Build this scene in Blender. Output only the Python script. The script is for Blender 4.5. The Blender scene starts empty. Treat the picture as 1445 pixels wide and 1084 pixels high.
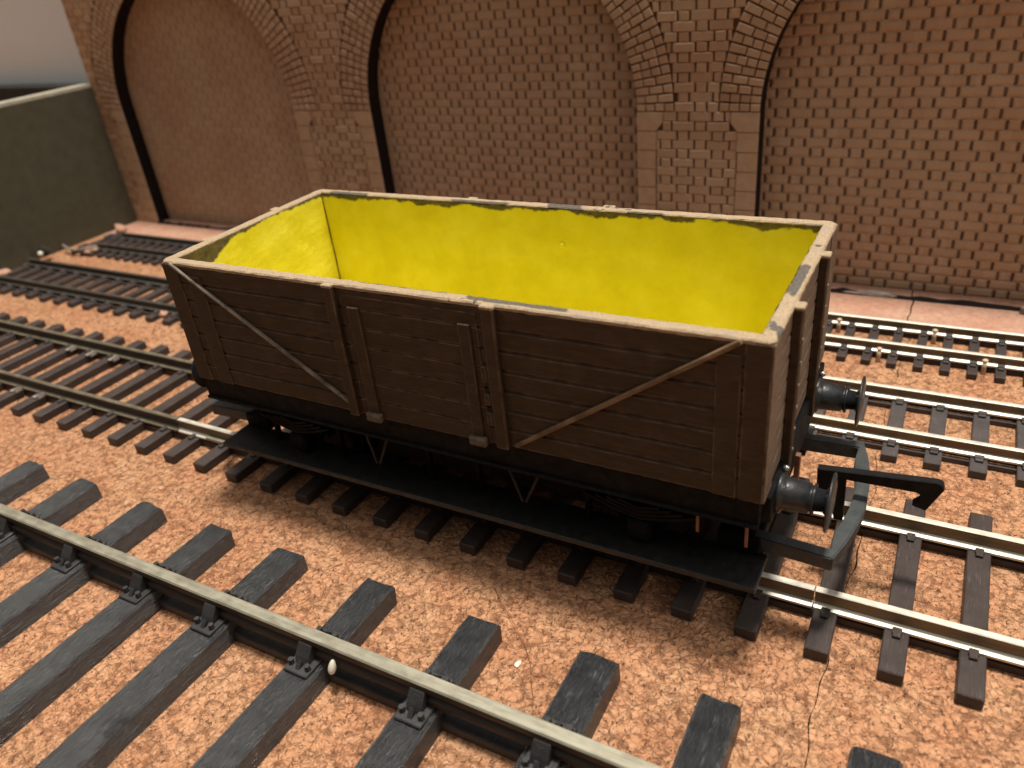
# A model railway goods wagon on its track in front of a laser-cut brick arch wall.
# Everything is laid out in millimetres and scaled to 1 unit = 10 mm at the end.
import bpy, bmesh, math, random
from mathutils import Vector, Matrix

random.seed(11)
R = random.Random(5)
C = bpy.context.scene.collection
scene = bpy.context.scene
ORIGIN = {}

# ------------------------------------------------------------------ helpers
def link(o):
    C.objects.link(o)
    return o

def tag(o, label=None, cat=None, group=None, kind=None):
    if label: o['label'] = label
    if cat: o['category'] = cat
    if group: o['group'] = group
    if kind: o['kind'] = kind
    return o

def thing(name, label, cat, loc=(0, 0, 0), group=None):
    o = link(bpy.data.objects.new(name, None))
    o.location = loc
    o.empty_display_size = 1
    ORIGIN[o.name] = Vector(loc)
    return tag(o, label, cat, group)

def obj(name, bm, mats, parent=None, smooth=False, origin=None, recalc=True):
    """link a bmesh given in world millimetres as one object"""
    if recalc:
        bmesh.ops.recalc_face_normals(bm, faces=bm.faces[:])
    me = bpy.data.meshes.new(name)
    po = ORIGIN[parent.name] if parent else Vector((0, 0, 0))
    if origin is None:
        origin = po
    origin = Vector(origin)
    bmesh.ops.translate(bm, verts=bm.verts[:], vec=-origin)
    bm.to_mesh(me)
    bm.free()
    for p in me.polygons:
        p.use_smooth = smooth
    for m in (mats if isinstance(mats, (list, tuple)) else [mats]):
        me.materials.append(m)
    o = link(bpy.data.objects.new(name, me))
    if parent: o.parent = parent
    o.location = origin - po
    ORIGIN[o.name] = origin
    return o

def copy_tree(o, parent=None):
    c = link(o.copy())
    if parent: c.parent = parent
    for ch in list(o.children):
        copy_tree(ch, c)
    return c

def box(bm, x0, x1, y0, y1, z0, z1, bev=0.0, mi=0, seg=1):
    vs = [bm.verts.new(p) for p in ((x0, y0, z0), (x1, y0, z0), (x1, y1, z0), (x0, y1, z0),
                                    (x0, y0, z1), (x1, y0, z1), (x1, y1, z1), (x0, y1, z1))]
    fs = [bm.faces.new([vs[i] for i in f]) for f in ((3, 2, 1, 0), (4, 5, 6, 7), (0, 1, 5, 4), (1, 2, 6, 5), (2, 3, 7, 6), (3, 0, 4, 7))]
    for f in fs: f.material_index = mi
    if bev > 0:
        es = list({e for f in fs for e in f.edges})
        r = bmesh.ops.bevel(bm, geom=es, offset=bev, segments=seg, affect='EDGES', profile=0.5)
        for f in r['faces']: f.material_index = mi
    return vs

def prism(bm, pts, axis, a, b, bev=0.0, mi=0, side=None):
    """outline pts (2-D) pushed along axis from a to b"""
    def v(p, t):
        if axis == 'x': return (t, p[0], p[1])
        if axis == 'y': return (p[0], t, p[1])
        return (p[0], p[1], t)
    A = [bm.verts.new(v(p, a)) for p in pts]
    B = [bm.verts.new(v(p, b)) for p in pts]
    n = len(pts)
    fs = [bm.faces.new(A), bm.faces.new(B[::-1])]
    for i in range(n):
        fs.append(bm.faces.new((A[i], B[i], B[(i + 1) % n], A[(i + 1) % n])))
    for k, f in enumerate(fs): f.material_index = mi if side is None or k < 2 or (k - 2) in side else 1
    if bev > 0:
        es = list({e for f in fs for e in f.edges})
        r = bmesh.ops.bevel(bm, geom=es, offset=bev, segments=1, affect='EDGES')
        for f in r['faces']: f.material_index = mi

def lathe_x(bm, prof, y, z, n=28):
    """profile [(x, r)] turned round the x axis through y, z"""
    rings = []
    for x, r in prof:
        if r < 1e-4:
            rings.append([bm.verts.new((x, y, z))])
        else:
            rings.append([bm.verts.new((x, y + r * math.cos(2 * math.pi * i / n), z + r * math.sin(2 * math.pi * i / n))) for i in range(n)])
    for a, b in zip(rings, rings[1:]):
        for i in range(n):
            j = (i + 1) % n
            if len(a) == 1 and len(b) > 1: bm.faces.new((a[0], b[i], b[j]))
            elif len(b) == 1 and len(a) > 1: bm.faces.new((a[i], b[0], a[j]))
            elif len(a) > 1: bm.faces.new((a[i], b[i], b[j], a[j]))

def lathe_y(bm, prof, x, z, n=32):
    rings = []
    for y, r in prof:
        if r < 1e-4:
            rings.append([bm.verts.new((x, y, z))])
        else:
            rings.append([bm.verts.new((x + r * math.cos(2 * math.pi * i / n), y, z + r * math.sin(2 * math.pi * i / n))) for i in range(n)])
    for a, b in zip(rings, rings[1:]):
        for i in range(n):
            j = (i + 1) % n
            if len(a) == 1 and len(b) > 1: bm.faces.new((a[0], b[i], b[j]))
            elif len(b) == 1 and len(a) > 1: bm.faces.new((a[i], b[0], a[j]))
            elif len(a) > 1: bm.faces.new((a[i], b[i], b[j], a[j]))

def tube(bm, pts, r, n=6):
    pts = [Vector(p) for p in pts]
    rings = []
    for i, p in enumerate(pts):
        d = (pts[min(i + 1, len(pts) - 1)] - pts[max(i - 1, 0)]).normalized()
        u = d.orthogonal().normalized() if abs(d.z) > .9 else d.cross(Vector((0, 0, 1))).normalized()
        w = d.cross(u)
        rr = r[i] if isinstance(r, (list, tuple)) else r
        rings.append([bm.verts.new(p + rr * (u * math.cos(2 * math.pi * k / n) + w * math.sin(2 * math.pi * k / n))) for k in range(n)])
    for a, b in zip(rings, rings[1:]):
        for k in range(n):
            bm.faces.new((a[k], b[k], b[(k + 1) % n], a[(k + 1) % n]))
    bm.faces.new(rings[0][::-1]); bm.faces.new(rings[-1])

# ------------------------------------------------------------------ materials
class Mat:
    def __init__(s, name, rough=0.7, metal=0.0, spec=0.4):
        s.m = bpy.data.materials.new(name); s.m.use_nodes = True
        s.nt = s.m.node_tree; s.n = s.nt.nodes; s.l = s.nt.links
        s.b = s.n['Principled BSDF']
        s.b.inputs['Roughness'].default_value = rough
        s.b.inputs['Metallic'].default_value = metal
        s.b.inputs['Specular IOR Level'].default_value = spec
        tc = s.n.new('ShaderNodeTexCoord')
        mp = s.n.new('ShaderNodeVectorMath'); mp.operation = 'SCALE'
        mp.inputs['Scale'].default_value = 10.0          # object coordinates back to millimetres
        s.l.new(tc.outputs['Object'], mp.inputs[0])
        s.P = mp.outputs[0]
    def set(s, sock, v):
        if hasattr(v, 'is_linked') or hasattr(v, 'links'): s.l.new(v, sock)
        elif isinstance(v, tuple) and len(v) == 3 and sock.type == 'RGBA': sock.default_value = (*v, 1)
        else: sock.default_value = v
    def math(s, op, a, b=0.0, c=0.0, clamp=False):
        n = s.n.new('ShaderNodeMath'); n.operation = op; n.use_clamp = clamp
        for i, v in enumerate((a, b, c)): s.set(n.inputs[i], v)
        return n.outputs[0]
    def vmath(s, op, a, b):
        n = s.n.new('ShaderNodeVectorMath'); n.operation = op
        s.set(n.inputs[0], a); s.set(n.inputs[1], b)
        return n.outputs[0]
    def sep(s, v):
        n = s.n.new('ShaderNodeSeparateXYZ'); s.l.new(v, n.inputs[0]); return n.outputs
    def comb(s, x, y, z):
        n = s.n.new('ShaderNodeCombineXYZ')
        for i, v in enumerate((x, y, z)): s.set(n.inputs[i], v)
        return n.outputs[0]
    def noise(s, v, scale, detail=3, rough=0.55, col=False):
        n = s.n.new('ShaderNodeTexNoise'); s.l.new(v, n.inputs['Vector'])
        n.inputs['Scale'].default_value = scale; n.inputs['Detail'].default_value = detail; n.inputs['Roughness'].default_value = rough
        return n.outputs['Color'] if col else n.outputs[0]
    def voro(s, v, scale, feature='F1', rnd=1.0):
        n = s.n.new('ShaderNodeTexVoronoi'); n.feature = feature; s.l.new(v, n.inputs['Vector'])
        n.inputs['Scale'].default_value = scale; n.inputs['Randomness'].default_value = rnd
        return n.outputs
    def ramp(s, f, stops):
        n = s.n.new('ShaderNodeValToRGB'); s.l.new(f, n.inputs[0])
        e = n.color_ramp.elements
        while len(e) < len(stops): e.new(0.5)
        for el, (p, c) in zip(e, stops):
            el.position = p
            el.color = (*c, 1) if isinstance(c, tuple) else (c, c, c, 1)
        return n.outputs[0]
    def mix(s, f, a, b, mode='MIX'):
        n = s.n.new('ShaderNodeMix'); n.data_type = 'RGBA'; n.blend_type = mode
        s.set(n.inputs[0], f); s.set(n.inputs[6], a); s.set(n.inputs[7], b)
        return n.outputs[2]
    def smooth(s, v, lo, hi):
        n = s.n.new('ShaderNodeMapRange'); n.interpolation_type = 'SMOOTHSTEP'
        s.l.new(v, n.inputs[0]); n.inputs[1].default_value = lo; n.inputs[2].default_value = hi
        return n.outputs[0]
    def scale(s, v, xyz):
        return s.vmath('MULTIPLY', v, xyz)
    def bump(s, h, dist_mm, strength=1.0):
        n = s.n.new('ShaderNodeBump'); s.l.new(h, n.inputs['Height'])
        n.inputs['Distance'].default_value = dist_mm / 10.0; n.inputs['Strength'].default_value = strength
        s.l.new(n.outputs[0], s.b.inputs['Normal'])
        return n.outputs[0]
    def edge(s, radius_mm, lo=0.90, hi=0.99):
        """1 on worn edges, 0 elsewhere"""
        bv = s.n.new('ShaderNodeBevel'); bv.samples = 4; bv.inputs[0].default_value = radius_mm / 10
        ge = s.n.new('ShaderNodeNewGeometry')
        n = s.n.new('ShaderNodeVectorMath'); n.operation = 'DOT_PRODUCT'
        s.l.new(bv.outputs[0], n.inputs[0]); s.l.new(ge.outputs['True Normal'], n.inputs[1])
        return s.math('SUBTRACT', 1.0, s.smooth(n.outputs['Value'], lo, hi))
    def island(s):
        ge = s.n.new('ShaderNodeNewGeometry'); return ge.outputs['Random Per Island']
    def objrand(s):
        o = s.n.new('ShaderNodeObjectInfo'); return o.outputs['Random']
    def color(s, v): s.set(s.b.inputs['Base Color'], v); return s
    def rough(s, v): s.set(s.b.inputs['Roughness'], v); return s

def m_cork(name, base=0):
    m = Mat(name, 0.88, spec=0.22)
    P = m.P
    w = m.vmath('ADD', P, m.scale(m.noise(P, 0.9, 4, .65, col=True), (.75, .75, .75)))
    v1 = m.voro(w, 0.47)
    v2 = m.voro(w, 1.1)
    e1 = m.voro(w, 0.47, 'DISTANCE_TO_EDGE')[0]
    e2 = m.voro(w, 1.1, 'DISTANCE_TO_EDGE')[0]
    c = [((.46, .225, .115), (.56, .300, .163), (.65, .385, .228)),
         ((.40, .235, .165), (.50, .305, .22), (.57, .36, .265))][base]
    g1 = m.ramp(m.sep(v1[1])[0], [(0, c[0]), (.5, c[1]), (1, c[2])])
    g2 = m.ramp(m.sep(v2[1])[1], [(0, c[0]), (.5, c[1]), (1, c[2])])
    col = m.mix(0.5, g1, g2)
    mot = m.ramp(m.noise(P, .85, 5, .65), [(.33, c[0]), (.5, c[1]), (.68, c[2])])
    col = m.mix(.60, col, mot)
    col = m.mix(m.smooth(m.noise(P, .09, 2), .35, .7), col, m.mix(1.0, col, (.93, .83, .80), 'MULTIPLY'))
    # broken dark crevices between the granules: they open and pinch out
    wd = m.math('MULTIPLY', m.smooth(m.noise(P, .62, 4, .6), .45, .72), .20)
    cr = m.math('SUBTRACT', 1.0, m.math('DIVIDE', e1, m.math('ADD', wd, .004)), clamp=True)
    wd2 = m.math('MULTIPLY', m.smooth(m.noise(P, 1.1, 3, .6), .50, .76), .17)
    cr2 = m.math('SUBTRACT', 1.0, m.math('DIVIDE', e2, m.math('ADD', wd2, .004)), clamp=True)
    crack = m.smooth(m.math('MAXIMUM', cr, m.math('MULTIPLY', cr2, .8)), .10, .62)
    if base: crack = m.math('MULTIPLY', crack, .35)
    # reddish-brown shade of the relief, painted round the crevices and in whole granules
    tone = m.smooth(m.noise(P, .33, 4, .65), .50, .72)
    col = m.mix(m.math('MULTIPLY', tone, .16), col, m.mix(1.0, col, (.70, .58, .52), 'MULTIPLY'))
    col = m.mix(m.math('MULTIPLY', crack, .46), col, (.17, .070, .036))
    fl = m.smooth(m.noise(m.scale(w, (1, 1.6, 1)), 1.0, 3, .65), .685, .72)
    if not base: col = m.mix(m.math('MULTIPLY', fl, .30), col, (.15, .062, .034))
    # pressed-in bark: dark crumbs and rusty smudges of every size
    n1 = m.noise(m.vmath('ADD', w, (37.0, 11.0, 5.0)), .80, 6, .72)
    n2 = m.noise(m.scale(m.vmath('ADD', w, (5.0, 71.0, 3.0)), (1.35, .8, 1)), 1.5, 5, .7)
    k1 = m.math('SUBTRACT', 1.0, m.smooth(n1, .35, .48))
    k2 = m.math('SUBTRACT', 1.0, m.smooth(n2, .345, .415))
    if base: k1 = m.math('MULTIPLY', k1, .4); k2 = m.math('MULTIPLY', k2, .4)
    col = m.mix(m.math('MULTIPLY', k1, .62), col, (.27, .118, .060))
    col = m.mix(m.math('MULTIPLY', k2, .75), col, (.12, .045, .024))
    lt = m.smooth(m.noise(P, 1.9, 2), .68, .78)
    col = m.mix(m.math('MULTIPLY', lt, .40), col, (.76, .54, .38))
    m.color(col)
    h = m.math('ADD', m.math('MULTIPLY', m.smooth(e1, 0, .22), .55), m.math('MULTIPLY', m.smooth(e2, 0, .22), .35))
    h = m.math('ADD', h, m.math('MULTIPLY', m.noise(P, 2.6, 4), .5))
    h = m.math('SUBTRACT', h, m.math('ADD', m.math('MULTIPLY', crack, .5), m.math('ADD', m.math('MULTIPLY', k1, .35), m.math('MULTIPLY', k2, .45))))
    m.bump(h, 0.34 if not base else .1, 1.0)
    return m.m

def flemish(m, L=7.72, Hc=2.0, jx=.27, jz=.13):
    """joint masks of a brick wall of alternating stretchers and headers in the x-z plane"""
    wob = m.scale(m.noise(m.P, .8, 2, col=True), (.30, .30, .30))
    x, y, z = m.sep(m.vmath('ADD', m.P, wob))
    zz = m.math('DIVIDE', z, Hc)
    row = m.math('FLOOR', zz)
    par = m.math('MODULO', m.math('ADD', row, 400.0), 2.0)
    u = m.math('ADD', m.math('DIVIDE', x, L), m.math('ADD', m.math('MULTIPLY', par, .5), 100.0))
    fu = m.math('FRACT', u); fz = m.math('FRACT', zz)
    d = m.math('MINIMUM', m.math('ABSOLUTE', m.math('SUBTRACT', fu, .335)), m.math('ABSOLUTE', m.math('SUBTRACT', fu, .665)))
    d = m.math('MULTIPLY', d, L)
    vert = m.math('SUBTRACT', 1.0, m.smooth(d, jx * .65, jx * 1.35))
    dz = m.math('MULTIPLY', m.math('MINIMUM', fz, m.math('SUBTRACT', 1.0, fz)), Hc)
    vert = m.math('MULTIPLY', vert, m.smooth(dz, .07, .20))
    hor = m.math('SUBTRACT', 1.0, m.smooth(dz, jz * .4, jz * 1.6))
    pil = m.math('MINIMUM', m.smooth(d, 0.0, .75), m.smooth(dz, 0.0, .55))
    return vert, hor, row, u, pil

def m_panel():
    m = Mat('etched_board', .72, spec=.25)
    vert, hor, row, u, pil = flemish(m)
    br = m.noise(m.comb(m.math('FLOOR', m.math('MULTIPLY', u, 2.0)), row, 3.3), 9.1, 0)
    col = m.ramp(br, [(.3, (.53, .37, .245)), (.7, (.60, .43, .295))])
    col = m.mix(m.smooth(m.noise(m.P, .05, 2), .4, .65), col, m.mix(1.0, col, (.93, .84, .80), 'MULTIPLY'))
    fib = m.noise(m.P, 3.4, 4, .7)
    col = m.mix(.30, col, m.ramp(fib, [(.3, (.37, .245, .155)), (.7, (.65, .475, .33))]))
    fade = m.math('ADD', .42, m.math('MULTIPLY', m.smooth(m.sep(m.P)[0], -140.0, -45.0), .58))
    col = m.mix(m.math('MULTIPLY', m.math('MULTIPLY', hor, m.smooth(m.noise(m.P, .5, 2), .30, .70)), m.math('MULTIPLY', fade, .50)), col, (.15, .075, .042))
    dep = m.math('MULTIPLY', m.math('ADD', .48, m.math('MULTIPLY', m.noise(m.P, .35, 2), .6), clamp=True), fade)
    col = m.mix(m.math('MULTIPLY', vert, dep), col, (.050, .019, .009))
    m.color(col)
    h = m.math('ADD', m.math('MULTIPLY', fib, .14), m.math('MULTIPLY', fade, m.math('SUBTRACT', m.math('MULTIPLY', pil, .8), m.math('MULTIPLY', vert, .6))))
    m.bump(h, .28)
    return m.m

def m_brick():
    m = Mat('cut_brick', .75, spec=.25)
    col = m.ramp(m.island(), [(0, (.49, .34, .225)), (.5, (.55, .39, .265)), (1, (.61, .44, .305))])
    fib = m.noise(m.P, 3.0, 4, .7)
    col = m.mix(.35, col, m.ramp(fib, [(.3, (.36, .225, .135)), (.7, (.64, .45, .305))]))
    col = m.mix(m.smooth(m.noise(m.P, .055, 2), .4, .65), col, m.mix(1.0, col, (.90, .82, .78), 'MULTIPLY'))
    m.color(col); m.bump(fib, .12)
    return m.m

def m_simple(name, c0, c1, scale=.6, rough=.7, metal=0., bump=.05, spec=.35, bs=2.0, stretch=(1, 1, 1)):
    m = Mat(name, rough, metal, spec)
    v = m.scale(m.P, stretch)
    m.color(m.ramp(m.noise(v, scale, 4, .6), [(.32, c0), (.68, c1)]))
    if bump: m.bump(m.noise(v, bs, 4, .6), bump)
    return m.m

def m_wagon():
    m = Mat('worn_brown_paint', .62, spec=.30)
    P = m.P
    st = m.noise(m.scale(P, (.35, .35, 1.6)), .9, 4, .6)
    col = m.ramp(st, [(.3, (.036, .021, .011)), (.55, (.053, .033, .018)), (.75, (.076, .051, .030))])
    x, y, z = m.sep(P)
    # grain of the planks, dust on the lower boards
    col = m.mix(m.math('MULTIPLY', m.smooth(m.noise(P, .22, 3), .5, .75), .35), col, (.095, .070, .043))
    w = m.math('MULTIPLY', m.edge(.22, .86, .985), m.smooth(m.noise(P, .55, 3), .36, .62))
    col = m.mix(m.math('MULTIPLY', w, .7), col, (.36, .25, .16))
    m.color(col)
    m.rough(m.ramp(st, [(.3, .52), (.7, .72)]))
    m.bump(m.noise(m.scale(P, (.5, .5, 2.2)), 1.8, 4), .10)
    return m.m

def m_lit_dusty_end():  # brown paint made paler in colour for light on the ends, plus dust
    m = Mat('lit_dusty_brown_paint', .6, spec=.4)
    P = m.P
    st = m.noise(m.scale(P, (1, .4, 1.4)), .9, 4, .6)
    col = m.ramp(st, [(.3, (.125, .086, .058)), (.6, (.185, .138, .098)), (.8, (.25, .195, .145))])
    w = m.math('MULTIPLY', m.edge(.22, .86, .985), m.smooth(m.noise(P, .55, 3), .38, .62))
    col = m.mix(m.math('MULTIPLY', w, .8), col, (.50, .38, .26))
    m.color(col); m.bump(m.noise(m.scale(P, (1, .5, 2.0)), 1.8, 4), .10)
    return m.m

def m_rim():
    m = Mat('rubbed_rim', .8, spec=.2)
    P = m.P
    n = m.noise(P, .16, 4, .65)
    sp = m.noise(P, 3.2, 3, .7)
    col = m.ramp(sp, [(.3, (.28, .21, .13)), (.7, (.46, .355, .24))])
    col = m.mix(m.smooth(m.noise(P, .5, 3), .52, .72), col, (.33, .265, .205))
    # patches where the grey plastic shows
    x, y, z = m.sep(P)
    mk = m.smooth(n, .62, .64)
    def patch(axis_x, a, b, edge_v, edge_lo, edge_hi):
        w = m.math('MULTIPLY', m.math('SUBTRACT', m.noise(P, .55, 3), .5), 4.0)
        t = m.math('ADD', x if axis_x else y, w)
        k = m.math('MULTIPLY', m.smooth(t, a - .3, a + .3), m.math('SUBTRACT', 1.0, m.smooth(t, b - .3, b + .3)))
        e = m.math('ADD', edge_v, m.math('MULTIPLY', w, .12))
        return m.math('MULTIPLY', k, m.math('MULTIPLY', m.smooth(e, edge_lo - .1, edge_lo + .1), m.math('SUBTRACT', 1.0, m.smooth(e, edge_hi - .1, edge_hi + .1))))
    for pt in (patch(False, -6.0, 1.6, x, 39.0, 41.55), patch(True, 8.0, 20.5, y, -16.6, -14), patch(True, -38.5, -30.5, y, 14.8, 16.4),
               patch(True, -14.0, -4.0, y, 14.8, 16.2), patch(True, 2.5, 8.0, y, 14.8, 17.3), patch(True, 15.0, 19.5, y, 14.8, 15.9), patch(True, -8.0, 5.0, y, -15.9, -14)):
        mk = m.math('MAXIMUM', mk, pt)
    col = m.mix(mk, col, m.ramp(sp, [(.3, (.075, .066, .056)), (.7, (.15, .132, .112))]))
    m.color(col); m.bump(sp, .10)
    return m.m

def m_lining():
    m = Mat('yellow_paint', .62, spec=.30)
    P = m.P
    n = m.noise(P, .13, 4, .6)
    col = m.ramp(n, [(.25, (.62, .545, .015)), (.5, (.72, .645, .030)), (.75, (.80, .74, .085))])
    x, y, z = m.sep(P)
    # bare plastic along the top where the brush missed
    lim = m.math('ADD', 39.3, m.math('MULTIPLY', m.math('SUBTRACT', m.noise(m.scale(P, (1, 1, .35)), .13, 3, .6), .42), 3.6))
    inend = m.math('MULTIPLY', m.math('SUBTRACT', 1.0, m.smooth(x, -39.6, -39.0)), m.math('SUBTRACT', 1.0, m.smooth(y, -13.5, -4.0)))
    lim2 = m.math('SUBTRACT', lim, m.math('MULTIPLY', inend, 2.6))
    k = m.smooth(m.math('SUBTRACT', m.math('ADD', z, m.math('MULTIPLY', m.noise(P, 1.2, 3), .8)), lim2), .15, .55)
    gy = m.ramp(m.noise(P, .9, 3), [(.3, (.060, .046, .026)), (.7, (.15, .12, .072))])
    col = m.mix(k, col, gy)
    # dirt in the corners
    m.color(col)
    m.bump(m.math('ADD', m.math('MULTIPLY', m.noise(P, .28, 3), 1.0), m.math('MULTIPLY', m.noise(P, 1.4, 3), .18)), .20)
    return m.m

def m_black(name='black_plastic', rough=.5, c=(.0045, .0046, .005), c2=(.010, .0105, .011), spec=.5):
    m = Mat(name, rough, spec=spec)
    P = m.P
    n = m.noise(P, .7, 4, .6)
    col = m.ramp(n, [(.35, c), (.7, c2)])
    dust = m.math('MULTIPLY', m.smooth(m.noise(P, .35, 4, .7), .55, .8), .25)
    col = m.mix(dust, col, (.035, .036, .036))
    m.color(col)
    m.rough(m.ramp(m.noise(P, 1.1, 3), [(.3, rough - .08), (.7, rough + .15)]))
    m.bump(m.noise(P, 2.5, 4), .04)
    return m.m

def m_sleeper(name, c0, c1, hi, grain=1.0, rough=.5, spec=.45):
    """plastic sleeper with moulded wood grain running along y"""
    m = Mat(name, rough, spec=spec)
    off = m.comb(m.math('MULTIPLY', m.objrand(), 300.0), m.math('MULTIPLY', m.objrand(), 700.0), 0.0)
    P = m.vmath('ADD', m.P, off)
    g = m.noise(m.scale(P, (5.0, .30, 5.0)), 1.0, 5, .7)
    g2 = m.noise(m.scale(P, (8.5, .38, 8.5)), 1.0, 3, .65)
    col = m.ramp(m.noise(P, .35, 3), [(.3, c0), (.7, c1)])
    sc = m.math('MULTIPLY', m.smooth(g2, .565, .67), m.smooth(m.noise(P, .45, 3), .42, .62))
    col = m.mix(m.math('MULTIPLY', sc, .62), col, hi)
    w = m.math('MULTIPLY', m.edge(.18, .86, .985), m.smooth(m.noise(P, .7, 3), .5, .7))
    col = m.mix(m.math('MULTIPLY', w, .45), col, hi)
    m.color(col)
    m.rough(m.ramp(g, [(.3, rough + .12), (.7, rough - .10)]))
    m.bump(m.math('ADD', g, m.math('MULTIPLY', g2, .5)), .20 * grain)
    return m.m

def m_rail(name, c0, c1, rough=.42, metal=.55):
    m = Mat(name, rough, metal, .5)
    P = m.P
    n = m.noise(m.scale(P, (.12, 2.2, 2.2)), 1.0, 5, .7)
    d = m.noise(m.scale(P, (.5, 1, 1)), .9, 3, .6)
    col = m.ramp(m.math('ADD', m.math('MULTIPLY', n, .6), m.math('MULTIPLY', d, .4)), [(.32, c0), (.62, c1)])
    m.color(col)
    m.rough(m.ramp(d, [(.3, rough - .06), (.7, rough + .16)]))
    m.bump(n, .03)
    return m.m

M = dict(
    cork=m_cork('cork'), cork_pink=m_cork('pale_cork', 1),
    panel=m_panel(), brick=m_brick(),
    burnt=m_simple('burnt_edge', (.006, .004, .0045), (.016, .010, .009), 1.2, .8, spec=.2),
    mortar=m_simple('engraved_board', (.085, .045, .025), (.15, .083, .048), 1.0, .85, spec=.15),
    stone=m_simple('cut_stone', (.50, .34, .22), (.58, .41, .275), .5, .75, bump=.10, spec=.2),
    wagon=m_wagon(), wend=m_lit_dusty_end(), rim=m_rim(), lining=m_lining(), black=m_black('underframe_black', .6, spec=.12),
    gloss=m_black('glossy_black_plastic', .30, (.014, .016, .018), (.022, .025, .028)),
    hook=m_black('matt_black_plastic', .62, (.004, .004, .0042), (.008, .008, .0085), .2),
    loop=m_black('grey_black_plastic', .50, (.028, .034, .036), (.050, .058, .060)),
    footb=m_black('dull_black_plastic', .46, (.007, .007, .0072), (.015, .015, .015)),
    silver=m_simple('rubbed_strap', (.10, .078, .056), (.34, .30, .24), .45, .6, .25, .06),
    strap=m_simple('tan_rubbed_strap', (.10, .060, .034), (.27, .18, .105), .35, .6, 0., .06),
    hinge=m_simple('rubbed_hinge', (.065, .052, .038), (.16, .13, .10), .8, .6, 0., .08),
    vh=m_simple('dull_iron', (.012, .009, .0075), (.032, .024, .018), .8, .6, .2, .04),
    copper=m_simple('copper', (.20, .095, .065), (.30, .16, .11), .8, .45, .5, .03),
    steel=m_rail('clean_steel', (.55, .55, .54), (.75, .75, .74), .2, .9),
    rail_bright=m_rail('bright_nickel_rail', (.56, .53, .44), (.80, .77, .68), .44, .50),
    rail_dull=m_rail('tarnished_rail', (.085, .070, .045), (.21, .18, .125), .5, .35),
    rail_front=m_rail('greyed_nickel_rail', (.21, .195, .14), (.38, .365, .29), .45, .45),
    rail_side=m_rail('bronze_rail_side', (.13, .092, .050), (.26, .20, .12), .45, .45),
    rail_front_side=m_rail('dark_rail_side', (.022, .015, .011), (.050, .036, .026), .6, .1),  # front rail sides, darker than the rail head
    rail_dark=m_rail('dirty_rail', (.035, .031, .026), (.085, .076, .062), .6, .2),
    sl_black=m_sleeper('black_sleeper', (.016, .0175, .020), (.033, .036, .040), (.24, .255, .27), 2.2, .30, .75),
    sl_brown=m_sleeper('brown_sleeper', (.036, .026, .024), (.056, .043, .040), (.13, .11, .105), .45, .5),
    sl_grey=m_sleeper('grey_brown_sleeper', (.052, .044, .043), (.075, .064, .062), (.15, .135, .13), .35, .55),
    chair=m_sleeper('black_chair', (.018, .018, .019), (.034, .034, .035), (.12, .12, .125), .3, .45),
    board=m_simple('olive_board', (.055, .050, .030), (.072, .066, .042), .25, .75, bump=.04, spec=.25),
    board_edge=m_simple('raw_board_edge', (.33, .31, .24), (.44, .42, .34), .4, .8),
    wall=m_simple('room_paint', (.78, .84, .87), (.83, .89, .92), .02, .9, bump=.02),
    dark=m_simple('dark_trim', (.020, .020, .018), (.032, .032, .028), .3, .8),
    white=m_simple('white_plastic', (.66, .62, .50), (.80, .78, .68), 1.0, .4, bump=.03),
    peg=m_simple('pale_pin', (.50, .37, .25), (.66, .52, .38), 1.0, .5, bump=.03),
    hair=m_simple('brown_fibre', (.17, .075, .03), (.25, .12, .05), .5, .4, bump=0),
    putty=m_simple('grey_putty', (.17, .145, .125), (.34, .30, .27), .7, .8, bump=.2),
)

# ------------------------------------------------------------------ setting
def cork_sheet(name, x0, x1, y0, y1, mat, rag=(False, False), z=0.0, th=3.0):
    """a sheet of cork whose x edges may be raggedly cut"""
    bm = bmesh.new()
    ny = int((y1 - y0) / .45)
    rows = []
    rr = random.Random(3)
    for j in range(ny + 1):
        y = y0 + (y1 - y0) * j / ny
        wan = .45 * math.sin(y * .11) + .25 * math.sin(y * .37 + 1) + .12 * math.sin(y * 1.1)
        op = max(0, .5 * math.sin(y * .23 + .6) + .3 * math.sin(y * .61)) * .06
        a = x0 + (wan + rr.uniform(-.004, .05) + op if rag[0] else 0)
        b = x1 + (wan - rr.uniform(-.004, .05) - op if rag[1] else 0)
        rows.append((bm.verts.new((a, y, z)), bm.verts.new((b, y, z)), bm.verts.new((a, y, z - th)), bm.verts.new((b, y, z - th))))
    for p, q in zip(rows, rows[1:]):
        bm.faces.new((p[0], p[1], q[1], q[0]))
        bm.faces.new((p[0], q[0], q[2], p[2]))
        bm.faces.new((p[1], p[3], q[3], q[1]))
    o = obj(name, bm, mat, recalc=False)
    return tag(o, kind='structure')

SEAM = 50.1
cork_sheet('ground', -700, SEAM, -400, 73.6, M['cork'], (False, True))
cork_sheet('ground', SEAM + .035, 700, -400, 73.6, M['cork'], (True, False))
cork_sheet('ground_strip', -700, 49.5, 73.75, 260, M['cork_pink'], (False, True), z=-.05)
cork_sheet('ground_strip', 49.68, 700, 73.75, 260, M['cork_pink'], (True, False), z=-.05)
bm = bmesh.new(); box(bm, -720, 720, -420, 280, -12, -3.05)
tag(obj('baseboard', bm, M['dark']), kind='structure')

bm = bmesh.new(); box(bm, -1500, -150, 120, 126, -3.04, 700)
tag(obj('room_wall', bm, M['wall']), kind='structure')

# dark ledge between the end board and the room wall
bm = bmesh.new(); box(bm, -620, -203, 112, 119.8, -3.04, 41.5, .3)
tag(obj('back_board', bm, M['dark']), 'dark board low in front of the pale room wall behind the olive end board', 'board')

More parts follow.
